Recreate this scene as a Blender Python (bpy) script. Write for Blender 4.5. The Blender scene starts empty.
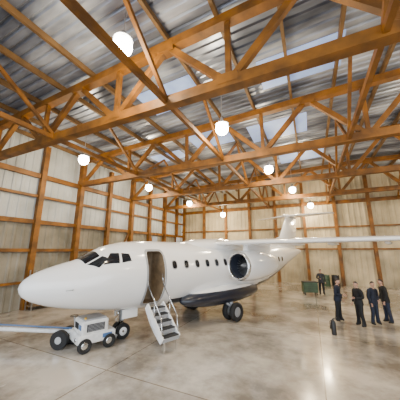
import bpy, bmesh, math, random
from mathutils import Vector, Matrix
random.seed(4)
S = bpy.context.scene
COL = S.collection

# ------------------------------------------------------------------ materials
def mat(name, col, rough=0.5, metal=0.0, var=0.0, vscale=3.0, bump=0.0, bscale=20.0, emis=0.0, coat=0.0):
    m = bpy.data.materials.new(name); m.use_nodes = True
    nt = m.node_tree; b = nt.nodes['Principled BSDF']
    b.inputs['Base Color'].default_value = (*col, 1)
    b.inputs['Roughness'].default_value = rough
    b.inputs['Metallic'].default_value = metal
    b.inputs['Coat Weight'].default_value = coat
    if emis > 0:
        b.inputs['Emission Color'].default_value = (*col, 1)
        b.inputs['Emission Strength'].default_value = emis
    tc = nt.nodes.new('ShaderNodeTexCoord')
    if var > 0:
        n = nt.nodes.new('ShaderNodeTexNoise'); n.inputs['Scale'].default_value = vscale
        n.inputs['Detail'].default_value = 5
        nt.links.new(tc.outputs['Object'], n.inputs['Vector'])
        r = nt.nodes.new('ShaderNodeValToRGB')
        r.color_ramp.elements[0].position = 0.35; r.color_ramp.elements[1].position = 0.68
        r.color_ramp.elements[0].color = (*[c*(1-var) for c in col], 1)
        r.color_ramp.elements[1].color = (*[min(1, c*(1+var*0.6)) for c in col], 1)
        nt.links.new(n.outputs['Fac'], r.inputs['Fac'])
        nt.links.new(r.outputs['Color'], b.inputs['Base Color'])
    return m

M_beam = mat('painted_brown_timber', (0.20, 0.075, 0.003), 0.6, var=0.5, vscale=2.0)
M_beam2 = mat('brown_purlin', (0.15, 0.08, 0.025), 0.6, var=0.3, vscale=2.0)
M_wallB = mat('wall_sheet_tan', (0.54, 0.45, 0.29), 0.6, var=0.35, vscale=0.6)
M_white = mat('aircraft_white_paint', (0.95, 0.95, 0.95), 0.18, coat=0.7)
M_belly = mat('aircraft_dark_underside', (0.012, 0.016, 0.03), 0.3, coat=0.4)  # near-black tone for low faces of the fuselage behind the door and sponsons
M_glass = mat('dark_glass', (0.012, 0.014, 0.018), 0.08)
M_trim = mat('grey_trim', (0.35, 0.36, 0.38), 0.35)
M_inter = mat('cabin_interior', (0.22, 0.155, 0.09), 0.7, var=0.3, vscale=4)
M_metal = mat('polished_aluminium', (0.78, 0.79, 0.80), 0.18, 1.0)
M_steel = mat('steel', (0.42, 0.43, 0.45), 0.35, 0.9)
M_rubber = mat('rubber', (0.012, 0.012, 0.013), 0.75)
M_black = mat('black_paint', (0.02, 0.02, 0.022), 0.5)
M_fan = mat('fan_dark', (0.05, 0.06, 0.09), 0.35, 0.5)
M_cart = mat('cart_white_paint', (0.85, 0.85, 0.84), 0.4, var=0.12, vscale=6)
M_blue = mat('blue_paint', (0.08, 0.17, 0.36), 0.45)
M_red = mat('red_paint', (0.4, 0.03, 0.02), 0.4)
M_yel = mat('yellow_paint', (0.7, 0.42, 0.03), 0.45)
M_green = mat('green_paint', (0.06, 0.11, 0.06), 0.5, var=0.3)
M_wood = mat('plywood', (0.22, 0.14, 0.07), 0.7, var=0.3, vscale=5)
M_lamp = mat('lamp_glow', (1.0, 0.93, 0.78), 0.5, emis=50.0)
M_skin = mat('skin', (0.52, 0.30, 0.21), 0.55)
M_hair = mat('hair', (0.03, 0.02, 0.015), 0.7)
M_eye = mat('eye', (0.02, 0.02, 0.02), 0.2)

def wall_left_material():
    m = bpy.data.materials.new('wall_sheet_two_tone'); m.use_nodes = True
    nt = m.node_tree; b = nt.nodes['Principled BSDF']; b.inputs['Roughness'].default_value = 0.6
    tc = nt.nodes.new('ShaderNodeTexCoord'); sp = nt.nodes.new('ShaderNodeSeparateXYZ')
    nt.links.new(tc.outputs['Object'], sp.inputs[0])
    n = nt.nodes.new('ShaderNodeTexNoise'); n.inputs['Scale'].default_value = 0.6; n.inputs['Detail'].default_value = 5
    nt.links.new(tc.outputs['Object'], n.inputs['Vector'])
    r1 = nt.nodes.new('ShaderNodeValToRGB'); e = r1.color_ramp.elements
    e[0].position = .35; e[0].color = (.15, .14, .11, 1); e[1].position = .7; e[1].color = (.34, .31, .25, 1)
    r2 = nt.nodes.new('ShaderNodeValToRGB'); e = r2.color_ramp.elements
    e[0].position = .3; e[0].color = (.30, .32, .33, 1); e[1].position = .7; e[1].color = (.52, .55, .57, 1)
    nt.links.new(n.outputs['Fac'], r1.inputs[0]); nt.links.new(n.outputs['Fac'], r2.inputs[0])
    g = nt.nodes.new('ShaderNodeMath'); g.operation = 'GREATER_THAN'; g.inputs[1].default_value = 4.4
    nt.links.new(sp.outputs['Z'], g.inputs[0])
    mx = nt.nodes.new('ShaderNodeMix'); mx.data_type = 'RGBA'
    nt.links.new(g.outputs[0], mx.inputs[0]); nt.links.new(r1.outputs[0], mx.inputs[6]); nt.links.new(r2.outputs[0], mx.inputs[7])
    nt.links.new(mx.outputs[2], b.inputs['Base Color'])
    return m
M_wallL = wall_left_material()

def roof_material():
    m = bpy.data.materials.new('roof_corrugated_metal'); m.use_nodes = True
    nt = m.node_tree; b = nt.nodes['Principled BSDF']
    tc = nt.nodes.new('ShaderNodeTexCoord')
    mp = nt.nodes.new('ShaderNodeMapping'); mp.inputs['Scale'].default_value = (0.25, 0.9, 0.0)
    nt.links.new(tc.outputs['Object'], mp.inputs['Vector'])
    v = nt.nodes.new('ShaderNodeTexNoise'); v.inputs['Scale'].default_value = 1.0; v.inputs['Detail'].default_value = 4
    nt.links.new(mp.outputs['Vector'], v.inputs['Vector'])
    r = nt.nodes.new('ShaderNodeValToRGB')
    e = r.color_ramp.elements
    e[0].position = 0.37; e[0].color = (0.085, 0.10, 0.14, 1)
    e[1].position = 0.66; e[1].color = (0.62, 0.68, 0.80, 1)
    x = e.new(0.5); x.color = (0.25, 0.285, 0.37, 1)
    nt.links.new(v.outputs['Fac'], r.inputs['Fac'])
    nt.links.new(r.outputs['Color'], b.inputs['Base Color'])
    b.inputs['Roughness'].default_value = 0.30; b.inputs['Metallic'].default_value = 0.4
    return m
M_roof = roof_material()
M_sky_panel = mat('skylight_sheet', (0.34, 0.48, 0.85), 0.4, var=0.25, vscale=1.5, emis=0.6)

def floor_material():
    m = bpy.data.materials.new('polished_concrete'); m.use_nodes = True
    nt = m.node_tree; b = nt.nodes['Principled BSDF']
    tc = nt.nodes.new('ShaderNodeTexCoord')
    n = nt.nodes.new('ShaderNodeTexNoise'); n.inputs['Scale'].default_value = 0.4; n.inputs['Detail'].default_value = 8
    n.inputs['Roughness'].default_value = 0.65
    nt.links.new(tc.outputs['Object'], n.inputs['Vector'])
    r = nt.nodes.new('ShaderNodeValToRGB'); e = r.color_ramp.elements
    e[0].position = 0.40; e[0].color = (0.22, 0.19, 0.155, 1)
    e[1].position = 0.60; e[1].color = (0.68, 0.62, 0.54, 1)
    nt.links.new(n.outputs['Fac'], r.inputs['Fac'])
    br = nt.nodes.new('ShaderNodeTexBrick'); br.offset = 0.0
    br.inputs['Scale'].default_value = 1.0; br.inputs['Brick Width'].default_value = 4.85; br.inputs['Row Height'].default_value = 4.85
    br.inputs['Mortar Size'].default_value = 0.015
    br.inputs['Color1'].default_value = (1, 1, 1, 1); br.inputs['Color2'].default_value = (0.92, 0.91, 0.90, 1)
    br.inputs['Mortar'].default_value = (0.45, 0.38, 0.3, 1)
    nt.links.new(tc.outputs['Object'], br.inputs['Vector'])
    mx = nt.nodes.new('ShaderNodeMix'); mx.data_type = 'RGBA'; mx.blend_type = 'MULTIPLY'
    mx.inputs[0].default_value = 1.0
    nt.links.new(r.outputs['Color'], mx.inputs[6]); nt.links.new(br.outputs['Color'], mx.inputs[7])
    nt.links.new(mx.outputs[2], b.inputs['Base Color'])
    n2 = nt.nodes.new('ShaderNodeTexNoise'); n2.inputs['Scale'].default_value = 1.3; n2.inputs['Detail'].default_value = 6
    nt.links.new(tc.outputs['Object'], n2.inputs['Vector'])
    mr = nt.nodes.new('ShaderNodeMapRange'); mr.inputs['To Min'].default_value = 0.08; mr.inputs['To Max'].default_value = 0.34
    nt.links.new(n2.outputs['Fac'], mr.inputs['Value']); nt.links.new(mr.outputs['Result'], b.inputs['Roughness'])
    b.inputs['Coat Weight'].default_value = 0.5; b.inputs['Coat Roughness'].default_value = 0.10
    return m
M_floor = floor_material()

# ------------------------------------------------------------------ mesh helpers
def finish(name, bm, mats, parent=None, smooth=False, angle=None):
    me = bpy.data.meshes.new(name); bm.normal_update(); bm.to_mesh(me); bm.free()
    if not isinstance(mats, (list, tuple)): mats = [mats]
    for m in mats: me.materials.append(m)
    if smooth:
        for p in me.polygons: p.use_smooth = True
    o = bpy.data.objects.new(name, me); COL.objects.link(o)
    if parent: o.parent = parent
    return o

def empty(name, loc=(0, 0, 0), rz=0.0):
    o = bpy.data.objects.new(name, None); o.location = loc; o.rotation_euler = (0, 0, rz); o.empty_display_size = 0.3
    COL.objects.link(o); return o

def box(bm, c, s, mi=0, bev=0.0, R=None):
    r = bmesh.ops.create_cube(bm, size=1.0)
    vs = r['verts']
    for v in vs:
        p = Vector((v.co.x*s[0], v.co.y*s[1], v.co.z*s[2]))
        if R is not None: p = R @ p
        v.co = p + Vector(c)
    fs = set(f for v in vs for f in v.link_faces)
    for f in fs: f.material_index = mi
    if bev > 0:
        es = list(set(e for v in vs for e in v.link_edges))
        rr = bmesh.ops.bevel(bm, geom=es, offset=bev, segments=2, affect='EDGES', profile=0.5)
        for f in rr['faces']: f.material_index = mi

def beam(bm, p1, p2, w, h, mi=0):
    p1 = Vector(p1); p2 = Vector(p2); d = p2-p1; L = d.length
    if L < 1e-5: return
    y = d.normalized(); up = Vector((0, 0, 1))
    if abs(y.dot(up)) > 0.98: up = Vector((0, 1, 0))
    x = y.cross(up).normalized(); z = x.cross(y).normalized()
    R = Matrix((x, y, z)).transposed()
    box(bm, (p1+p2)/2, (w, L, h), mi, R=R)

def tube(bm, p1, p2, r1, r2=None, n=16, mi=0, cap=True):
    if r2 is None: r2 = r1
    p1 = Vector(p1); p2 = Vector(p2); d = (p2-p1)
    q = d.to_track_quat('Z', 'Y').to_matrix()
    ra = []; rb = []
    for i in range(n):
        a = 2*math.pi*i/n; v = Vector((math.cos(a), math.sin(a), 0))
        ra.append(bm.verts.new(p1+q@(v*r1))); rb.append(bm.verts.new(p2+q@(v*r2)))
    for i in range(n):
        j = (i+1) % n
        f = bm.faces.new((ra[i], ra[j], rb[j], rb[i])); f.material_index = mi; f.smooth = True
    if cap:
        f = bm.faces.new(list(reversed(ra))); f.material_index = mi
        f = bm.faces.new(rb); f.material_index = mi

def revolve(bm, prof, origin, axis='Y', n=40, mi=0, mis=None):
    rings = []
    for (t, r) in prof:
        ring = []
        for i in range(n):
            a = 2*math.pi*i/n
            if axis == 'Y': p = (r*math.cos(a), t, r*math.sin(a))
            elif axis == 'X': p = (t, r*math.cos(a), r*math.sin(a))
            else: p = (r*math.cos(a), r*math.sin(a), t)
            ring.append(bm.verts.new(Vector(p)+Vector(origin)))
        rings.append(ring)
    for k in range(len(rings)-1):
        for i in range(n):
            j = (i+1) % n
            f = bm.faces.new((rings[k][i], rings[k][j], rings[k+1][j], rings[k+1][i]))
            f.material_index = mis[k] if mis else mi; f.smooth = True
    return rings

def wheel(bm, c, r, w, axis='X', mi_t=0, mi_h=1):
    h = w/2
    prof = [(-h*0.5, r*0.5), (-h*0.8, r*0.62), (-h, r*0.78), (-h*0.8, r*0.93), (-h*0.4, r), (h*0.4, r), (h*0.8, r*0.93), (h, r*0.78), (h*0.8, r*0.62), (h*0.5, r*0.5)]
    revolve(bm, prof, c, axis, 28, mi_t)
    ph = [(-h*0.35, 0.001), (-h*0.45, r*0.2), (-h*0.3, r*0.3), (-h*0.55, r*0.52), (h*0.55, r*0.52), (h*0.3, r*0.3), (h*0.45, r*0.2), (h*0.35, 0.001)]
    revolve(bm, ph, c, axis, 24, mi_h)

# ================================================================== HANGAR SHELL
XL, XR, YB, YF = -13.4, 22.0, 23.5, -5.0
ZB = 7.1
RIDGE = 4.3
def ztop(x):
    k = x-XL if x < RIDGE else (RIDGE-XL) - (x-RIDGE)
    return ZB+1.62+0.036*k
TR = [0.15, 5.0, 9.85, 14.7, 19.6]

bm = bmesh.new(); box(bm, ((XL+XR)/2, (YF+YB)/2-6, -0.1), (XR-XL+0.4, YB-YF+12.4, 0.2)); finish('floor', bm, M_floor)

bm = bmesh.new()
ys = []
y = YF
pat = [(0.0, 0.0), (0.16, 0.0), (0.20, 0.055), (0.26, 0.055), (0.30, 0.0)]
while y < YB:
    for (dy, dz) in pat[:-1]: ys.append((y+dy, dz))
    y += 0.30
xs = [XL-0.1, RIDGE, XR+0.1]
rows = []
for (yy, dz) in ys:
    rows.append([bm.verts.new((x, yy, ztop(x)+0.36+dz)) for x in xs])
for a, b2 in zip(rows[:-1], rows[1:]):
    for i in range(len(xs)-1):
        bm.faces.new((a[i], b2[i], b2[i+1], a[i+1]))
o = finish('ceiling', bm, M_roof)
sm = o.modifiers.new('thick', 'SOLIDIFY'); sm.thickness = 0.03; sm.offset = 1

bm = bmesh.new()
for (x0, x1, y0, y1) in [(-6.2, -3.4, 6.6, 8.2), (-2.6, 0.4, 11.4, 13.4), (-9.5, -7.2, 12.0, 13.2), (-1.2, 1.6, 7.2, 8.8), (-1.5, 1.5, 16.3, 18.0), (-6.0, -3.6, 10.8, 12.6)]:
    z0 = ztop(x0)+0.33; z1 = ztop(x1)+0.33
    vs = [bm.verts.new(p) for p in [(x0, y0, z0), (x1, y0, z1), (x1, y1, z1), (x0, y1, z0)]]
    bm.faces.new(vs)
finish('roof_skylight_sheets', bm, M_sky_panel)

bm = bmesh.new()
x = XL+0.25
while x < XR:
    beam(bm, (x, YF, ztop(x)+0.22), (x, YB, ztop(x)+0.22), 0.10, 0.20)
    x += 1.62
finish('roof_purlins', bm, M_beam2)

def truss(name, y):
    bm = bmesh.new()
    beam(bm, (XL+0.05, y, ZB), (XR-0.05, y, ZB), 0.28, 0.30)
    beam(bm, (XL+0.05, y, ztop(XL)), (RIDGE, y, ztop(RIDGE)), 0.28, 0.28)
    beam(bm, (RIDGE, y, ztop(RIDGE)), (XR-0.05, y, ztop(XR)), 0.28, 0.28)
    n = 18; w = (XR-XL-0.4)/n
    for i in range(n+1):
        xa = XL+0.2+i*w
        if i % 2 == 0:
            beam(bm, (xa, y, ZB), (xa, y, ztop(xa)), 0.14, 0.14)
        if i < n:
            xb = xa+w
            if i % 2 == 0: beam(bm, (xa, y, ZB), (xb, y, ztop(xb)), 0.16, 0.19)
            else: beam(bm, (xa, y, ztop(xa)), (xb, y, ZB), 0.16, 0.19)
    for i in range(0, n+1, 1):
        xa = XL+0.2+i*w
        zz = ZB if i % 2 == 0 else ztop(xa)
        box(bm, (xa, y, zz+(0.1 if i % 2 == 0 else -0.1)), (0.55, 0.30, 0.28))
    return finish(name, bm, M_beam)
for i, y in enumerate(TR): truss('roof_truss', y)

bm = bmesh.new()
for x in [-8.5, -3.4, 1.7, 6.8, 12.0]:
    zt = ztop(x)
    beam(bm, (x, TR[0], ZB), (x, YB, ZB), 0.12, 0.16)
    yy = TR+[YB]
    for a, b2 in zip(yy[:-1], yy[1:]):
        m = (a+b2)/2
        beam(bm, (x, a, ZB), (x, m, zt), 0.10, 0.12)
        beam(bm, (x, m, zt), (x, b2, ZB), 0.10, 0.12)
finish('roof_sway_bracing', bm, M_beam)

def wall_sheet(name, p0, p1, z0, z1, nrm, m, pitch=0.4):
    bm = bmesh.new()
    p0 = Vector(p0); p1 = Vector(p1); d = p1-p0; L = d.length; d.normalize(); nrm = Vector(nrm)
    n = int(L/pitch); cols = []
    for i in range(n):
        for (f, off) in [(0, 0), (0.62, 0), (0.72, 0.035), (0.9, 0.035)]:
            q = p0+d*((i+f)*L/n)+nrm*off
            cols.append((bm.verts.new((q.x, q.y, z0)), bm.verts.new((q.x, q.y, z1))))
    q = p1; cols.append((bm.verts.new((q.x, q.y, z0)), bm.verts.new((q.x, q.y, z1))))
    for a, b2 in zip(cols[:-1], cols[1:]): bm.faces.new((a[0], b2[0], b2[1], a[1]))
    o = finish(name, bm, m)
    s = o.modifiers.new('t', 'SOLIDIFY'); s.thickness = 0.06; s.offset = 0
    return o
wall_sheet('wall_left', (XL-0.12, YF, 0), (XL-0.12, YB, 0), 0, ztop(XL)+0.36, (1, 0, 0), M_wallL)
wall_sheet('wall_back', (XL-0.12, YB+0.12, 0), (XR+0.12, YB+0.12, 0), 0, ztop(RIDGE)+0.36, (0, -1, 0), M_wallB)
wall_sheet('wall_right', (XR+0.12, YF, 0), (XR+0.12, YB, 0), 0, ztop(XR)+0.36, (-1, 0, 0), M_wallL)

bm = bmesh.new()
y = TR[0]
while y < YB-0.5:
    main = any(abs(y-t) < 0.2 for t in TR)
    w = 0.38 if main else 0.26
    beam(bm, (XL+0.12, y, 0), (XL+0.12, y, ztop(XL)), w, 0.26)
    y += 2.43
for z, h in [(1.3, 0.12), (2.9, 0.16), (4.4, 0.22), (5.8, 0.14), (ZB-0.15, 0.26)]:
    beam(bm, (XL+0.07, YF, z), (XL+0.07, YB, z), 0.12, h)
beam(bm, (XL+0.14, 12.3, 0.2), (XL+0.14, 14.6, 4.4), 0.1, 0.12)
beam(bm, (XL+0.14, 19.6, 0.2), (XL+0.14, 17.2, 4.4), 0.1, 0.12)
finish('trim_left', bm, M_beam)
bm = bmesh.new()
x = XL+0.3
while x < XR:
    beam(bm, (x, YB-0.1, 0), (x, YB-0.1, ztop(x)), 0.24, 0.26); x += 2.55
for z, h in [(3.0, 0.12), (4.9, 0.12), (ZB, 0.3)]:
    beam(bm, (XL, YB-0.05, z), (XR, YB-0.05, z), 0.12, h)
finish('trim_back', bm, M_beam)
bm = bmesh.new()
y = TR[0]
while y < YB:
    beam(bm, (XR-0.12, y, 0), (XR-0.12, y, ztop(XR)), 0.3, 0.26); y += 4.85
for z in (2.2, 4.4, 6.2): beam(bm, (XR-0.05, YF, z), (XR-0.05, YB, z), 0.12, 0.14)
finish('trim_right', bm, M_beam)

# ================================================================== PENDANT LAMPS
lamps = [(-4.0, 3.7, 8.2), (6.0, 3.7, 8.2), (-2.7, 7.7, 7.55), (-10.3, 7.6, 7.55), (6.0, 7.7, 7.55), (-1.8, 13.1, 7.5), (-10.5, 13.3, 7.5), (7.0, 13.1, 7.5),
         (-0.9, 18.6, 7.5), (-10.1, 19.0, 7.3), (8.0, 18.6, 7.5), (-7.6, 21.4, 6.4), (0.3, 22.2, 6.8)]
for (x, y, z) in lamps:
    P = empty('pendant_lamp', (x, y, z))
    bm = bmesh.new()
    zt = ztop(x)+0.2-z
    tube(bm, (0, 0, 0.3), (0, 0, zt), 0.015, n=8)
    tube(bm, (0, 0, 0.22), (0, 0, 0.42), 0.07, 0.05, n=16)
    revolve(bm, [(0.26, 0.06), (0.22, 0.10), (0.17, 0.2), (0.12, 0.25), (0.115, 0.255), (0.13, 0.24), (0.16, 0.19)], (0, 0, 0), 'Z', 28, 0)
    finish('lamp_housing', bm, M_trim, P)
    bm = bmesh.new(); bmesh.ops.create_uvsphere(bm, u_segments=24, v_segments=14, radius=0.25)
    finish('lamp_globe', bm, M_lamp, P, True).location = (0, 0, -0.06)
    ld = bpy.data.lights.new('lamp_light', 'POINT'); ld.energy = 430; ld.color = (1.0, 0.80, 0.50); ld.shadow_soft_size = 0.2
    lo = bpy.data.objects.new('lamp_light', ld); lo.location = (0, 0, -0.55); COL.objects.link(lo); lo.parent = P

# ================================================================== AIRPLANE
APL = Vector((-7.23, 3.83, 0)); APR = math.radians(-21.7)
AP = empty('business_jet_airplane', APL, APR)
def ap_world(p): return APL + Matrix.Rotation(APR, 3, 'Z') @ Vector(p)
TOP = [(0, 1.88), (0.03, 2.0), (0.1, 2.1), (0.25, 2.22), (0.6, 2.38), (1.0, 2.51), (1.35, 2.61), (1.7, 2.80), (2.0, 2.97), (2.4, 3.10), (2.9, 3.19), (3.5, 3.23), (4, 3.24), (11, 3.24), (13, 3.22), (15, 3.14), (16.6, 3.02), (17.5, 2.92)]
BOT = [(0, 1.88), (0.03, 1.76), (0.1, 1.65), (0.25, 1.54), (0.6, 1.38), (1.0, 1.26), (1.25, 1.20), (1.6, 1.13), (1.9, 1.07), (2.3, 1.0), (2.8, 0.93), (3.4, 0.87), (4, 0.83), (4.6, 0.80), (9.6, 0.80), (11, 0.95), (13, 1.45), (15, 2.05), (16.6, 2.5), (17.5, 2.75)]
HW = [(0, 0.001), (0.03, 0.13), (0.1, 0.25), (0.25, 0.39), (0.6, 0.59), (1.0, 0.76), (1.25, 0.84), (1.6, 0.93), (1.9, 1.0), (2.3, 1.07), (2.8, 1.14), (3.4, 1.19), (4, 1.22), (9.6, 1.22), (11, 1.16), (13, 0.88), (15, 0.50), (16.6, 0.22), (17.5, 0.06)]
def interp(tab, t):
    if t <= tab[0][0]: return tab[0][1]
    if t >= tab[-1][0]: return tab[-1][1]
    for i in range(len(tab)-1):
        x0, y0 = tab[i]; x1, y1 = tab[i+1]
        if x0 <= t <= x1:
            u = (t-x0)/(x1-x0)
            if t < 0.25: return y0+(y1-y0)*u
            m1 = (y1-y0)/(x1-x0)
            m0 = m1; m2 = m1
            if i > 0: m0 = (y0-tab[i-1][1])/(x0-tab[i-1][0])
            if i < len(tab)-2: m2 = (tab[i+2][1]-y1)/(tab[i+2][0]-x1)
            d0 = 0 if m0*m1 <= 0 else 2*m0*m1/(m0+m1)
            d1 = 0 if m2*m1 <= 0 else 2*m2*m1/(m2+m1)
            h = x1-x0
            return (2*u**3-3*u**2+1)*y0+(u**3-2*u**2+u)*h*d0+(-2*u**3+3*u**2)*y1+(u**3-u**2)*h*d1
def surf(t, ang, off=0.0):
    a = math.radians(ang); zt = interp(TOP, t); zb = interp(BOT, t); w = interp(HW, t)
    zc = (zt+zb)/2; h = (zt-zb)/2
    x = w*math.sin(a); z = h*math.cos(a)
    n = Vector((math.sin(a)/max(w, .01), 0, math.cos(a)/max(h, .01))).normalized()
    return Vector((x, t, zc+z))+n*off
def ang_at(t, z):
    zt = interp(TOP, t); zb = interp(BOT, t); zc = (zt+zb)/2; h = (zt-zb)/2
    return math.degrees(math.acos(max(-1, min(1, (z-zc)/h))))
ts = [0, 0.01, 0.03, 0.06, 0.1, 0.16, 0.25]
t = 0.35
while t < 4: ts.append(t); t += 0.12
while t < 17.5: ts.append(t); t += 0.35
ts.append(17.5)
bm = bmesh.new(); N = 64; rings = []
for t in ts:
    rings.append([bm.verts.new(surf(t, 360*i/N)) for i in range(N)])
for k in range(len(rings)-1):
    tm = (ts[k]+ts[k+1])/2
    for i in range(N):
        j = (i+1) % N
        f = bm.faces.new((rings[k][i], rings[k+1][i], rings[k+1][j], rings[k][j]))
        f.smooth = True
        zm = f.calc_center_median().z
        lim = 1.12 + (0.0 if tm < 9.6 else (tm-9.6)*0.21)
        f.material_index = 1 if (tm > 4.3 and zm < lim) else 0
bm.faces.new(rings[0]); bm.faces.new(list(reversed(rings[-1])))
bmesh.ops.remove_doubles(bm, verts=bm.verts, dist=0.0005)
bmesh.ops.recalc_face_normals(bm, faces=bm.faces)
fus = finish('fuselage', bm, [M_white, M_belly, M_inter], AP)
DT0, DT1, DZ0, DZ1 = 3.28, 3.92, 1.14, 2.86
bm = bmesh.new(); box(bm, (0.9, (DT0+DT1)/2, (DZ0+DZ1)/2), (1.2, DT1-DT0, DZ1-DZ0), 0, bev=0.09)
cut = finish('door_cutter', bm, M_inter, AP)
bpy.context.view_layer.update()
bo = fus.modifiers.new('door', 'BOOLEAN'); bo.operation = 'DIFFERENCE'; bo.object = cut; bo.solver = 'EXACT'
try: bo.material_mode = 'TRANSFER'
except Exception: pass
dg = bpy.context.evaluated_depsgraph_get()
me2 = bpy.data.meshes.new_from_object(fus.evaluated_get(dg)); 
fus.modifiers.clear(); old = fus.data; fus.data = me2
bpy.data.objects.remove(cut)

def patch(bm, fn, nu=12, nv=12, mi=0):
    g = [[bm.verts.new(fn(i/nu, j/nv)) for j in range(nv+1)] for i in range(nu+1)]
    for i in range(nu):
        for j in range(nv):
            f = bm.faces.new((g[i][j], g[i+1][j], g[i+1][j+1], g[i][j+1])); f.material_index = mi; f.smooth = True
def quad_patch(bm, c, off, mi=0, nu=10, nv=10):
    def fn(u, v):
        t = (c[0][0]*(1-u)+c[1][0]*u)*(1-v)+(c[3][0]*(1-u)+c[2][0]*u)*v
        a = (c[0][1]*(1-u)+c[1][1]*u)*(1-v)+(c[3][1]*(1-u)+c[2][1]*u)*v
        return surf(t, a, off)
    patch(bm, fn, nu, nv, mi)
def zquad(bm, c, side, off, mi=0):
    quad_patch(bm, [(t, side*ang_at(t, z)) for t, z in c], off, mi)
def oval_patch(bm, t, z, rt, rz, side, off, mi=0, p=3.0):
    c = bm.verts.new(surf(t, side*ang_at(t, z), off)); n = 24; ring = []
    for i in range(n):
        a = 2*math.pi*i/n
        ca, sa = math.cos(a), math.sin(a)
        k = (abs(ca)**p+abs(sa)**p)**(-1/p)
        tt = t+rt*ca*k; zz = z+rz*sa*k
        ring.append(bm.verts.new(surf(tt, side*ang_at(tt, zz), off)))
    for i in range(n):
        f = bm.faces.new((c, ring[i], ring[(i+1) % n])); f.material_index = mi; f.smooth = True

bm = bmesh.new()
for sd in (1, -1):
    quad_patch(bm, [(1.36, 2.5*sd), (1.46, 40*sd), (1.86, 37*sd), (1.80, 2.5*sd)], 0.012)
    quad_patch(bm, [(1.50, 44*sd), (1.78, 62*sd), (2.08, 51*sd), (1.92, 40*sd)], 0.012)
    zquad(bm, [(1.90, 2.46), (2.36, 2.50), (2.40, 2.80), (2.16, 2.80)], sd, 0.012)
    zquad(bm, [(2.44, 2.51), (2.74, 2.56), (2.70, 2.78), (2.47, 2.80)], sd, 0.012)
    t = 4.35 if sd > 0 else 3.9
    while t < 13.0:
        oval_patch(bm, t, 2.38, 0.12, 0.16, sd, 0.006, 1)
        oval_patch(bm, t, 2.38, 0.095, 0.13, sd, 0.012, 0)
        t += 0.56
finish('windows', bm, [M_glass, M_trim], AP)
bm = bmesh.new()
def frame_pt(t, z, off): return surf(t, ang_at(t, z), off)
tc, zc = (DT0+DT1)/2, (DZ0+DZ1)/2
loop = []
n = 48
for i in range(n):
    a = 2*math.pi*i/n; ca, sa = math.cos(a), math.sin(a); p = 8.0
    k = (abs(ca)**p+abs(sa)**p)**(-1/p)
    loop.append((ca*k, sa*k))
ra = [bm.verts.new(frame_pt(tc+(DT1-DT0)/2*u*0.99, zc+(DZ1-DZ0)/2*v*0.99, 0.02)) for u, v in loop]
rb = [bm.verts.new(frame_pt(tc+((DT1-DT0)/2+0.06)*u, zc+((DZ1-DZ0)/2+0.06)*v, 0.02)) for u, v in loop]
for i in range(n):
    j = (i+1) % n; bm.faces.new((ra[i], ra[j], rb[j], rb[i]))
finish('door_frame', bm, M_trim, AP)
bm = bmesh.new()
for (t0, t1, z0, z1) in [(10.2, 10.8, 1.4, 2.8)]:
    for (ta, za, tb, zb) in [(t0, z0, t1, z0), (t1, z0, t1, z1), (t1, z1, t0, z1), (t0, z1, t0, z0)]:
        for s in range(8):
            u0, u1 = s/8, (s+1)/8
            P = [(ta+(tb-ta)*u, za+(zb-za)*u) for u in (u0, u1)]
            a = frame_pt(P[0][0], P[0][1], 0.008); b2 = frame_pt(P[1][0], P[1][1], 0.008)
            beam(bm, a, b2, 0.015, 0.015)
finish('service_door_seam', bm, M_trim, AP)

def airfoil(n=14, th=0.14):
    up = []; lo = []
    for i in range(n+1):
        x = 0.5*(1-math.cos(math.pi*i/n))
        yt = 5*th*(0.2969*math.sqrt(x)-0.126*x-0.3516*x*x+0.2843*x**3-0.1036*x**4)
        cam = 0.02*4*x*(1-x)
        up.append((x, cam+yt)); lo.append((x, cam-yt))
    return up+list(reversed(lo[1:-1]))
def loft(bm, secs, th, mi=0, vertical=False):
    rr = []
    for (s, tle, z, c) in secs:
        pts = airfoil(14, th)
        ring = []
        for (x, y) in pts:
            if vertical: ring.append(bm.verts.new(((y-0.0)*c*1.0, tle+x*c, z)))
            else: ring.append(bm.verts.new((s, tle+x*c, z+y*c)))
        rr.append(ring)
    n = len(rr[0])
    for k in range(len(rr)-1):
        for i in range(n):
            j = (i+1) % n
            f = bm.faces.new((rr[k][i], rr[k][j], rr[k+1][j], rr[k+1][i])); f.smooth = True; f.material_index = mi
    bm.faces.new(rr[0]); bm.faces.new(list(reversed(rr[-1])))
    bmesh.ops.recalc_face_normals(bm, faces=bm.faces)
bm = bmesh.new()
loft(bm, [(-8.7, 7.75, 3.22, 0.85), (-8.5, 7.55, 3.22, 1.1), (-3.2, 6.9, 3.20, 2.0), (0, 6.85, 3.20, 2.15), (3.2, 6.9, 3.20, 2.0), (8.5, 7.55, 3.22, 1.1), (8.7, 7.75, 3.22, 0.85)], 0.12)
finish('wing', bm, M_white, AP)
bm = bmesh.new()
for s in (-6.5, -4.4, 3.9, 5.2, 6.8):
    revolve(bm, [(0, 0.005), (0.15, 0.05), (0.5, 0.07), (0.9, 0.05), (1.3, 0.005)], (s, 7.75+abs(s)*0.03, 3.13), 'Y', 14)
finish('flap_track_fairings', bm, M_white, AP)
bm = bmesh.new()
bmesh.ops.create_uvsphere(bm, u_segments=32, v_segments=20, radius=1.0)
for v in bm.verts: v.co = Vector((v.co.x*0.95, 8.0+v.co.y*2.7, 3.05+v.co.z*0.42))
finish('wing_root_fairing', bm, M_white, AP, True)
for nm, sd in (('gear_sponson_port', 1), ('gear_sponson_starboard', -1)):
    bm = bmesh.new(); bmesh.ops.create_uvsphere(bm, u_segments=32, v_segments=20, radius=1.0)
    for v in bm.verts: v.co = Vector((sd*0.95+v.co.x*0.55, 7.3+v.co.y*2.5, 1.02+v.co.z*0.40))
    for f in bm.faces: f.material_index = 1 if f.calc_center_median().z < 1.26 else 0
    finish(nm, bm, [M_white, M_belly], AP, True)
bm = bmesh.new()
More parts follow.
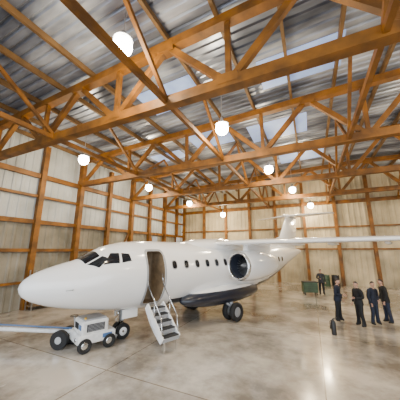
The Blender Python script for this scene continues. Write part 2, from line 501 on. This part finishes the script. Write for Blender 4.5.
loft(bm, [(0, 13.4, 2.9, 3.2), (0, 14.4, 3.9, 2.5), (0, 15.5, 5.45, 1.7)], 0.11, vertical=True)
finish('tail_fin', bm, M_white, AP)
bm = bmesh.new()
loft(bm, [(0, 11.4, 3.12, 3.0), (0, 13.2, 3.55, 1.5), (0, 14.2, 3.8, 0.6)], 0.05, vertical=True)
finish('dorsal_strake', bm, M_white, AP)
bm = bmesh.new()
loft(bm, [(-2.9, 16.15, 5.42, 0.75), (0, 15.4, 5.42, 1.7), (2.9, 16.15, 5.42, 0.75)], 0.10)
revolve(bm, [(-0.35, 0.01), (-0.2, 0.1), (0.3, 0.15), (1.2, 0.12), (1.9, 0.02)], (0, 15.4, 5.42), 'Y', 18)
finish('horizontal_stabiliser', bm, M_white, AP)

def engine(name, s):
    E = bpy.data.objects.new(name, None); COL.objects.link(E); E.parent = AP; E.location = (s, 6.95, 2.26)
    bm = bmesh.new()
    prof = [(0.75, 0.44), (0.4, 0.445), (0.12, 0.465), (0.03, 0.49), (0.0, 0.515), (0.03, 0.545), (0.12, 0.585), (0.4, 0.625), (0.9, 0.64), (1.5, 0.61), (2.1, 0.53), (2.55, 0.43), (2.6, 0.42), (2.5, 0.36), (2.0, 0.36)]
    mis = [2, 2, 1, 1, 1, 1, 0, 0, 0, 0, 0, 0, 3, 3]
    revolve(bm, prof, (0, 0, 0), 'Y', 48, mis=mis)
    finish('nacelle', bm, [M_white, M_metal, M_fan, M_black], E)
    bm = bmesh.new()
    revolve(bm, [(0.62, 0.002), (0.62, 0.44)], (0, 0, 0), 'Y', 40, 0)
    revolve(bm, [(0.22, 0.002), (0.3, 0.05), (0.42, 0.09), (0.6, 0.12)], (0, 0, 0), 'Y', 20, 2)
    for i in range(22):
        a = 2*math.pi*i/22
        c, sn = math.cos(a), math.sin(a); c2, s2 = math.cos(a+0.16), math.sin(a+0.16)
        vs = [bm.verts.new(p) for p in [(0.1*c, 0.5, 0.1*sn), (0.43*c, 0.48, 0.43*sn), (0.43*c2, 0.58, 0.43*s2), (0.1*c2, 0.58, 0.1*s2)]]
        f = bm.faces.new(vs); f.material_index = 1
    revolve(bm, [(2.0, 0.36), (2.0, 0.002)], (0, 0, 0), 'Y', 30, 0)
    revolve(bm, [(2.0, 0.2), (2.5, 0.14), (2.8, 0.01)], (0, 0, 0), 'Y', 20, 1)
    finish('fan', bm, [M_black, M_steel, M_trim], E)
    bm = bmesh.new()
    a = [bm.verts.new((-0.11, y, z)) for (y, z) in [(0.5, 0.5), (2.3, 0.35), (2.6, 1.0), (0.6, 1.0)]]
    b2 = [bm.verts.new((0.11, y, z)) for (y, z) in [(0.5, 0.5), (2.3, 0.35), (2.6, 1.0), (0.6, 1.0)]]
    bm.faces.new(a); bm.faces.new(list(reversed(b2)))
    for i in range(4):
        j = (i+1) % 4; bm.faces.new((a[i], b2[i], b2[j], a[j]))
    bmesh.ops.recalc_face_normals(bm, faces=bm.faces)
    bmesh.ops.bevel(bm, geom=bm.edges[:], offset=0.04, segments=2, affect='EDGES')
    finish('pylon', bm, M_white, E)
engine('engine_port', 2.0); engine('engine_starboard', -2.0)

bm = bmesh.new()
nt_ = 3.0
tube(bm, (0, nt_, 0.28), (0, nt_+0.05, 1.15), 0.06, mi=1)
tube(bm, (0, nt_, 0.55), (0, nt_+0.05, 1.15), 0.085, mi=2)
beam(bm, (0, nt_-0.02, 0.45), (0, nt_-0.22, 0.62), 0.05, 0.04, 1); beam(bm, (0, nt_-0.22, 0.62), (0, nt_-0.03, 0.8), 0.05, 0.04, 1)
tube(bm, (-0.2, nt_, 0.25), (0.2, nt_, 0.25), 0.04, mi=1)
for s in (-0.16, 0.16): wheel(bm, (s, nt_, 0.25), 0.25, 0.16, 'X', 0, 3)
for s in (-0.30, 0.30): box(bm, (s, nt_+0.15, 0.80), (0.03, 0.55, 0.28), 3)
tube(bm, (0.0, nt_-0.1, 0.8), (0.0, nt_-0.17, 0.8), 0.07, mi=1)
finish('nose_gear', bm, [M_rubber, M_metal, M_trim, M_white], AP)
for nm, sd in (('main_gear_port', 1), ('main_gear_starboard', -1)):
    bm = bmesh.new(); s = sd*1.35; mt = 7.35
    tube(bm, (s-0.15*sd, mt, 0.95), (s, mt, 0.38), 0.1, 0.07, mi=2)
    tube(bm, (s-0.22, mt, 0.37), (s+0.22, mt, 0.37), 0.06, mi=1)
    beam(bm, (s-0.1*sd, mt-0.5, 0.85), (s, mt, 0.5), 0.07, 0.07, 2)
    for q in (-0.2, 0.2): wheel(bm, (s+q, mt, 0.37), 0.37, 0.24, 'X', 0, 3)
    finish(nm, bm, [M_rubber, M_metal, M_trim, M_trim], AP)
bm = bmesh.new()
for (t, z) in [(4.2, 3.22), (5.4, 3.22)]:
    box(bm, (0, t, z+0.1), (0.03, 0.22, 0.24), 0)
for sd in (1, -1):
    p = surf(1.15, 95*sd, 0); tube(bm, p, p+Vector((0.08*sd, -0.03, 0)), 0.012, n=8); tube(bm, p+Vector((0.08*sd, -0.03, 0)), p+Vector((0.08*sd, -0.2, 0)), 0.01, n=8)
finish('antennas', bm, M_trim, AP)

bm = bmesh.new()
P0 = Vector((1.12, 0, 1.14)); P1 = Vector((2.05, 0, 0.32))
for tt in (DT0+0.03, DT1-0.03):
    beam(bm, P0+Vector((0, tt, 0)), P1+Vector((0, tt, 0)), 0.05, 0.2, 0)
prev = None
for i in range(9):
    u = i/8; q = P0.lerp(P1, u); nn = Vector((-0.7, 0, -0.7)); bul = math.sin(math.pi*u)*0.08
    q = q+nn*(0.10+bul)
    cur = (bm.verts.new((q.x, DT0, q.z)), bm.verts.new((q.x, DT1, q.z)))
    if prev: f = bm.faces.new((prev[0], prev[1], cur[1], cur[0])); f.material_index = 0; f.smooth = True
    prev = cur
nst = 5
for i in range(nst):
    u = (i+0.6)/nst; q = P0.lerp(P1, u)
    box(bm, (q.x+0.02, tc, q.z+0.03), (0.20, DT1-DT0-0.08, 0.035), 3)
    box(bm, (q.x+0.12, tc, q.z-0.03), (0.02, DT1-DT0-0.08, 0.09), 1)
for tt in (DT0+0.03, DT1-0.03):
    a = P0+Vector((0.05, tt, 0.62)); b2 = P1+Vector((-0.1, tt, 0.62))
    tube(bm, a, b2, 0.018, n=8, mi=2)
    tube(bm, b2, P1+Vector((0, tt, 0.05)), 0.018, n=8, mi=2)
    tube(bm, P0.lerp(P1, 0.5)+Vector((0, tt, 0)), a.lerp(b2, 0.5), 0.015, n=8, mi=2)
    tube(bm, a, P0+Vector((-0.02, tt, 0.95)), 0.018, n=8, mi=2)
for tt in (DT0+0.1, DT1-0.1): 
    beam(bm, P1+Vector((0, tt, 0)), P1+Vector((-0.02, tt, -0.32)), 0.05, 0.05, 2)
finish('airstair_door', bm, [M_white, M_trim, M_metal, M_black], AP)

# ================================================================== TUG at the nose wheel
TGL = ap_world((-0.02, 2.06, 0)); TGS = 0.93
TG = empty('aircraft_tow_tug', TGL, APR); TG.scale = (TGS,)*3
bm = bmesh.new()
box(bm, (0, 0, 0.38), (1.12, 1.18, 0.30), 0, 0.05)
box(bm, (0.12, -0.08, 0.70), (0.84, 0.84, 0.42), 0, 0.06)
box(bm, (0.12, -0.08, 0.92), (0.74, 0.70, 0.05), 1, 0.015)
box(bm, (-0.42, 0.1, 0.60), (0.22, 0.6, 0.20), 0, 0.04)
box(bm, (-0.42, 0.1, 0.73), (0.20, 0.36, 0.07), 2, 0.02)
box(bm, (0.545, -0.08, 0.70), (0.02, 0.55, 0.22), 2)
for k in range(5): box(bm, (0.56, -0.08, 0.62+k*0.04), (0.012, 0.5, 0.014), 1)
box(bm, (0.02, -0.505, 0.72), (0.34, 0.02, 0.18), 2)
box(bm, (0.36, -0.505, 0.72), (0.2, 0.02, 0.14), 3)
box(bm, (0.565, 0.3, 0.40), (0.02, 0.3, 0.12), 3)
for s in (-0.36, 0.36):
    beam(bm, (s, 0.55, 0.3), (s, 0.70, 0.2), 0.1, 0.12, 1)
tube(bm, (-0.40, -0.42, 0.5), (-0.44, -0.48, 0.92), 0.02, mi=1)
revolve(bm, [(-0.012, 0.12), (0.0, 0.135), (0.012, 0.12), (0, 0.108), (-0.012, 0.12)], (-0.44, -0.48, 0.92), 'Z', 20, 2)
tube(bm, (0.4, -0.38, 0.9), (0.4, -0.38, 1.0), 0.035, mi=4)
for (x, y) in [(-0.54, -0.38), (0.54, -0.38), (-0.54, 0.38), (0.54, 0.38)]:
    wheel(bm, (x, y, 0.21), 0.21, 0.16, 'X', 2, 5)
tube(bm, (0.35, -0.58, 0.38), (0.35, -0.62, 0.38), 0.06, mi=5); tube(bm, (-0.35, -0.58, 0.38), (-0.35, -0.62, 0.38), 0.06, mi=5)
finish('tug_body', bm, [M_cart, M_trim, M_rubber, M_blue, M_yel, M_metal], TG)

bm = bmesh.new()
A = Vector((-6.98, 5.40, 0.42)); B = Vector((-10.9, 3.95, 0.45))
tube(bm, A, B, 0.06, mi=0)
dirv = (B-A).normalized(); side = Vector((-dirv.y, dirv.x, 0))
tube(bm, A, A-dirv*0.25, 0.035, mi=1)
m = A.lerp(B, 0.05)
tube(bm, m-side*0.22+Vector((0, 0, -0.16)), m+side*0.22+Vector((0, 0, -0.16)), 0.025, mi=1)
for q in (-0.22, 0.22):
    c = m+side*q+Vector((0, 0, -0.16)); tube(bm, c-side*0.07, c+side*0.07, 0.26, n=28, mi=2); tube(bm, c-side*0.08, c+side*0.08, 0.10, mi=1)
    beam(bm, m+side*q*0.9+Vector((0, 0, -0.16)), m+Vector((0, 0, 0)), 0.04, 0.04, 1)
m2 = A.lerp(B, 0.85)
tube(bm, m2, Vector((m2.x, m2.y, 0)), 0.025, mi=1)
tube(bm, A+Vector((0, 0, 0.10)), A.lerp(B, 0.9)+Vector((0, 0, 0.14)), 0.022, mi=3)
MI = (Matrix.Translation(TGL) @ Matrix.Rotation(APR, 4, 'Z') @ Matrix.Scale(TGS, 4)).inverted()
for v in bm.verts: v.co = MI @ v.co
finish('tow_bar', bm, [M_cart, M_steel, M_rubber, M_blue], TG)

# ================================================================== PEOPLE
def person(name, loc, yaw, arms, legs, top, trouser, h=1.0, lean=0.0, headyaw=0.0):
    P = empty(name, (loc[0], loc[1], 0), yaw); P.scale = (h, h, h)
    V = []; E = []; Rr = []; T = []
    def add(p, r, par=None, tag=None):
        V.append(Vector(p)); Rr.append(r); i = len(V)-1
        if par is not None: E.append((par, i)); T.append(tag)
        return i
    L = lean
    pel = add((0, 0, 0.95), (0.165, 0.125))
    wa = add((0, -0.02*L*5, 1.10), (0.155, 0.12), pel, 'top')
    ch = add((0, -0.10*L*4, 1.30), (0.18, 0.13), wa, 'top')
    ub = add((0, -0.14*L*4, 1.42), (0.12, 0.09), ch, 'top')
    nk = add((0, -0.17*L*4-0.01, 1.50), (0.058, 0.058), ub, 'skin')
    hd = add((0, -0.19*L*4-0.02, 1.57), (0.055, 0.055), nk, 'skin')
    off = Vector((0, -0.14*L*4, 0))
    for sd, (el, wr) in zip((1, -1), arms):
        sh = add(off+Vector((0.195*sd, 0, 1.41)), (0.085, 0.08), ub, 'top')
        e = add(off+Vector((el[0]*sd, el[1], el[2])), (0.062, 0.062), sh, 'top')
        w = add(off+Vector((wr[0]*sd, wr[1], wr[2])), (0.042, 0.040), e, 'top')
    for sd, (kn, an) in zip((1, -1), legs):
        hp = add((0.095*sd, 0, 0.88), (0.105, 0.11), pel, 'tr')
        k = add((kn[0]*sd, kn[1], 0.50), (0.078, 0.082), hp, 'tr')
        a = add((an[0]*sd, an[1], 0.10), (0.062, 0.064), k, 'tr')
        f = add((an[0]*sd*1.05, an[1]-0.15, 0.045), (0.045, 0.035), a, 'shoe')
        f2 = add((an[0]*sd, an[1]+0.05, 0.045), (0.04, 0.038), a, 'shoe')
    me = bpy.data.meshes.new('body'); me.from_pydata([tuple(v) for v in V], E, [])
    o = bpy.data.objects.new('body', me); COL.objects.link(o)
    sk = o.modifiers.new('skin', 'SKIN')
    for i, r in enumerate(Rr):
        me.skin_vertices[0].data[i].radius = r; me.skin_vertices[0].data[i].use_root = (i == 0)
    ss = o.modifiers.new('sub', 'SUBSURF'); ss.levels = 2; ss.render_levels = 2
    dg = bpy.context.evaluated_depsgraph_get()
    m2 = bpy.data.meshes.new_from_object(o.evaluated_get(dg))
    o.modifiers.clear(); o.data = m2
    m2.materials.clear()
    for mm in (top, trouser, M_skin, M_rubber): m2.materials.append(mm)
    idx = {'top': 0, 'tr': 1, 'skin': 2, 'shoe': 3}
    for p in m2.polygons:
        p.use_smooth = True; c = p.center; best = 9; bt = 0
        for (a, b2), tg in zip(E, T):
            A_, B_ = V[a], V[b2]; d = B_-A_; u = max(0, min(1, (c-A_).dot(d)/max(d.length_squared, 1e-6)))
            dd = (c-(A_+d*u)).length - 0.5*(Rr[a][0]*(1-u)+Rr[b2][0]*u)
            if dd < best: best = dd; bt = idx[tg]
        if bt == 2 and c.z < 1.475: bt = 0
        if bt == 1 and c.z > 0.95: bt = 0
        p.material_index = bt
    o.parent = P
    bm = bmesh.new()
    def ell(z, rx, ry, yo=0):
        return [bm.verts.new((rx*math.cos(2*math.pi*i/24), yo+ry*math.sin(2*math.pi*i/24), z)) for i in range(24)]
    r1 = ell(0.84, 0.205, 0.155); r2 = ell(0.95, 0.195, 0.145); r3 = ell(1.08, 0.175, 0.13, -0.02*L*5)
    for a_, b_ in ((r1, r2), (r2, r3)):
        for i in range(24):
            j = (i+1) % 24; f = bm.faces.new((a_[i], a_[j], b_[j], b_[i])); f.smooth = True
    c1 = V[ub]; rr1 = [bm.verts.new((0.085*math.cos(2*math.pi*i/20), c1.y+0.08*math.sin(2*math.pi*i/20), 1.455)) for i in range(20)]
    rr2 = [bm.verts.new((0.068*math.cos(2*math.pi*i/20), c1.y-0.015+0.068*math.sin(2*math.pi*i/20), 1.51)) for i in range(20)]
    for i in range(20):
        j = (i+1) % 20; bm.faces.new((rr1[i], rr1[j], rr2[j], rr2[i]))
    finish('jacket', bm, top, P, True)
    hc = V[hd]+Vector((0, -0.015, 0.085))
    bm = bmesh.new(); bmesh.ops.create_uvsphere(bm, u_segments=28, v_segments=20, radius=1)
    for v in bm.verts:
        x, y_, z = v.co
        w = 0.076*(1-0.22*max(0, -z)); 
        v.co = Vector((x*w, y_*0.094-0.012*max(0, -z)*(1 if y_ < 0 else 0), z*0.118))
        if y_ < -0.80 and -0.25 < z < 0.1 and abs(x) < 0.22: v.co.y -= 0.018*(1-abs(x)/0.22)
    for f in bm.faces:
        c = f.calc_center_median(); f.smooth = True
        f.material_index = 1 if (c.z > 0.055 - max(0, c.y)*1.2 and not (c.y < -0.06 and c.z < 0.07)) else 0
    for v in bm.verts:
        if v.co.z > 0.055-max(0, v.co.y)*1.2: v.co *= 1.06
    def blob(c, s, mi):
        r = bmesh.ops.create_uvsphere(bm, u_segments=10, v_segments=8, radius=1)
        for v in r['verts']: v.co = Vector((v.co.x*s[0]+c[0], v.co.y*s[1]+c[1], v.co.z*s[2]+c[2]))
        for f in set(f for v in r['verts'] for f in v.link_faces): f.material_index = mi; f.smooth = True
    blob((0, -0.102, -0.015), (0.012, 0.018, 0.02), 0)
    for sd in (1, -1):
        blob((0.028*sd, -0.084, 0.012), (0.012, 0.01, 0.008), 2)
        blob((0.028*sd, -0.086, 0.032), (0.018, 0.008, 0.004), 1)
        blob((0.078*sd, 0.0, -0.005), (0.012, 0.02, 0.03), 0)
    blob((0, -0.086, -0.056), (0.022, 0.012, 0.006), 3)
    ho = finish('head', bm, [M_skin, M_hair, M_eye, M_red], P)
    ho.location = hc; ho.rotation_euler = (0.05, 0, headyaw)
    for sd, (el, wr) in zip((1, -1), arms):
        W = off+Vector((wr[0]*sd, wr[1], wr[2])); Ev = off+Vector((el[0]*sd, el[1], el[2]))
        d = (W-Ev).normalized(); lat = Vector((0, -1, 0)) if abs(d.y) < 0.7 else Vector((0, 0, 1))
        lat = (lat-d*lat.dot(d)).normalized(); nrm = d.cross(lat)*(-sd)
        HV = []; HE = []; HR = []
        def ad(p, r, par=None):
            HV.append(tuple(p)); HR.append(r)
            if par is not None: HE.append((par, len(HV)-1))
            return len(HV)-1
        a0 = ad(W, (0.026, 0.020)); a1 = ad(W+d*0.045, (0.036, 0.016), a0); a2 = ad(W+d*0.085, (0.036, 0.014), a1)
        for q, ln in zip((-0.03, -0.01, 0.01, 0.03), (0.058, 0.072, 0.078, 0.068)):
            b0 = ad(W+d*0.092+lat*q, (0.009, 0.009), a2)
            b1 = ad(W+d*(0.092+ln*0.5)+lat*q*1.1+nrm*0.012, (0.0085, 0.0085), b0)
            b3 = ad(W+d*(0.092+ln*0.85)+lat*q*1.05+nrm*0.035, (0.0075, 0.0075), b1)
        t0 = ad(W+d*0.03+lat*0.03, (0.011, 0.011), a1); t1 = ad(W+d*0.06+lat*0.055+nrm*0.012, (0.0095, 0.0095), t0); t2 = ad(W+d*0.09+lat*0.06+nrm*0.02, (0.008, 0.008), t1)
        hm = bpy.data.meshes.new('hand'); hm.from_pydata(HV, HE, [])
        hobj = bpy.data.objects.new('hand', hm); COL.objects.link(hobj)
        hobj.modifiers.new('skin', 'SKIN')
        for i, r in enumerate(HR): hm.skin_vertices[0].data[i].radius = r; hm.skin_vertices[0].data[i].use_root = (i == 0)
        s2 = hobj.modifiers.new('sub', 'SUBSURF'); s2.levels = 1; s2.render_levels = 1
        hm.materials.append(M_skin); hobj.parent = P
    return P
M_navy = mat('navy_jacket', (0.010, 0.014, 0.03), 0.8, var=0.3, vscale=12)
M_blk = mat('black_jacket', (0.008, 0.008, 0.009), 0.8)
M_grey = mat('grey_jacket', (0.03, 0.033, 0.04), 0.8)
M_jean = mat('dark_jeans', (0.015, 0.022, 0.045), 0.85, var=0.3, vscale=15)
M_dtr = mat('dark_trousers', (0.010, 0.010, 0.012), 0.85)
down = ((0.26, 0.02, 1.13), (0.25, -0.08, 0.90))
bent = ((0.27, 0.04, 1.14), (0.12, -0.22, 1.12))
hip = ((0.33, 0.08, 1.16), (0.20, -0.04, 0.98))
st = ((0.11, -0.01), (0.12, 0.0)); st2 = ((0.14, -0.05), (0.17, 0.02)); stb = ((0.12, 0.02), (0.13, 0.08))
def cw(X, d): return (0.904*X-0.427*d, 0.427*X+0.904*d)
person('man_in_navy_jacket', cw(5.84, 10.45), math.radians(70), (down, bent), (st, stb), M_navy, M_dtr, 0.96, 0.06)
person('man_in_black_jacket', cw(6.30, 9.8), math.radians(-60), (bent, down), (st2, st), M_blk, M_dtr, 0.94)
person('man_in_grey_jacket', cw(7.02, 10.0), math.radians(40), (hip, down), (st, st2), M_navy, M_jean, 0.93, 0.05)
person('man_in_dark_coat', cw(7.68, 10.2), math.radians(-80), (down, down), (stb, st), M_blk, M_jean, 0.96, 0.08)
person('mechanic', cw(8.15, 16.3), math.radians(10), (down, bent), (st, stb), M_grey, M_dtr, 0.92)

# ================================================================== CLUTTER
def tool_cart(loc, rz, m):
    P = empty('tool_cart', (*loc, 0), rz); bm = bmesh.new()
    box(bm, (0, 0, 0.49), (0.9, 0.5, 0.64), 0, 0.02)
    box(bm, (0, 0, 0.83), (0.94, 0.54, 0.05), 1, 0.01)
    for k in range(4):
        box(bm, (0, -0.26, 0.27+k*0.14), (0.82, 0.02, 0.12), 0); box(bm, (0, -0.275, 0.29+k*0.14), (0.4, 0.015, 0.012), 1)
    for x in (-0.36, 0.36):
        for y in (-0.18, 0.18): wheel(bm, (x, y, 0.08), 0.08, 0.05, 'X', 2, 1)
        for y in (-0.18, 0.18): box(bm, (x, y, 0.15), (0.04, 0.06, 0.06), 1)
    tube(bm, (0.5, -0.2, 0.78), (0.5, 0.2, 0.78), 0.015, n=8, mi=1)
    for y in (-0.2, 0.2): tube(bm, (0.45, y, 0.78), (0.5, y, 0.78), 0.012, n=8, mi=1)
    finish('cabinet', bm, [m, M_black, M_rubber], P)
tool_cart(cw(7.35, 16.3), 0.3, M_green)
def drum(loc, m):
    bm = bmesh.new()
    revolve(bm, [(0.0, 0.002), (0.0, 0.28), (0.02, 0.29), (0.28, 0.28), (0.3, 0.295), (0.32, 0.28), (0.58, 0.28), (0.6, 0.295), (0.62, 0.28), (0.86, 0.285), (0.88, 0.29), (0.86, 0.27), (0.86, 0.002)], (0, 0, 0), 'Z', 28, 0)
    tube(bm, (0.15, 0, 0.86), (0.15, 0, 0.885), 0.04, mi=1)
    o = finish('oil_drum', bm, [m, M_steel]); o.location = (*loc, 0.0)
drum((0.9, 22.7), M_green); drum((1.6, 22.8), M_black)

def shelf(loc, rz, L=2.2):
    P = empty('storage_shelf', (*loc, 0), rz); bm = bmesh.new()
    for x in (-L/2, L/2):
        for y in (-0.25, 0.25): box(bm, (x, y, 0.95), (0.05, 0.05, 1.9), 0)
    for z in (0.2, 0.8, 1.4): box(bm, (0, 0, z), (L, 0.54, 0.04), 1)
    finish('rack', bm, [M_steel, M_wood], P)
    bm = bmesh.new()
    for z in (0.22, 0.82, 1.42):
        x = -L/2+0.25
        while x < L/2-0.2:
            w = random.uniform(0.2, 0.36); h = random.uniform(0.2, 0.45)
            box(bm, (x, 0, z+h/2), (w, 0.36, h), random.choice([0, 1, 0, 3]), 0.01); x += w+0.1
    finish('boxes', bm, [M_wood, M_green, M_blue, M_black], P)
shelf((-12.85, 11.2), math.pi/2); shelf((-12.85, 8.5), math.pi/2)

FE = empty('fire_extinguisher', (*cw(4.72, 8.9), 0)); bm = bmesh.new()
revolve(bm, [(0.0, 0.002), (0.0, 0.075), (0.02, 0.08), (0.38, 0.08), (0.44, 0.06), (0.47, 0.03), (0.47, 0.002)], (0, 0, 0), 'Z', 24, 0)
tube(bm, (0, 0, 0.46), (0, 0, 0.52), 0.025, mi=1); beam(bm, (0, 0, 0.52), (0.13, 0, 0.56), 0.02, 0.02, 1); beam(bm, (0, 0, 0.50), (0.12, 0, 0.51), 0.02, 0.015, 1)
tube(bm, (0, 0, 0.5), (-0.1, 0, 0.42), 0.012, n=8, mi=1); tube(bm, (-0.1, 0, 0.42), (-0.1, 0, 0.18), 0.012, 0.02, n=8, mi=1)
finish('extinguisher_body', bm, [M_black, M_black], FE)

# ================================================================== WORLD + CAMERA
w = bpy.data.worlds.new('sky'); S.world = w; w.use_nodes = True
bg = w.node_tree.nodes['Background']; bg.inputs[0].default_value = (0.84, 0.92, 1.0, 1); bg.inputs[1].default_value = 4.0

cd = bpy.data.cameras.new('cam'); cam = bpy.data.objects.new('camera', cd); COL.objects.link(cam)
cam.location = (0, 0, 2.9); cam.rotation_euler = (math.radians(90+12.3), 0, math.radians(25.3))
cd.sensor_width = 36; cd.lens = 36*230/400; cd.clip_end = 200
S.camera = cam
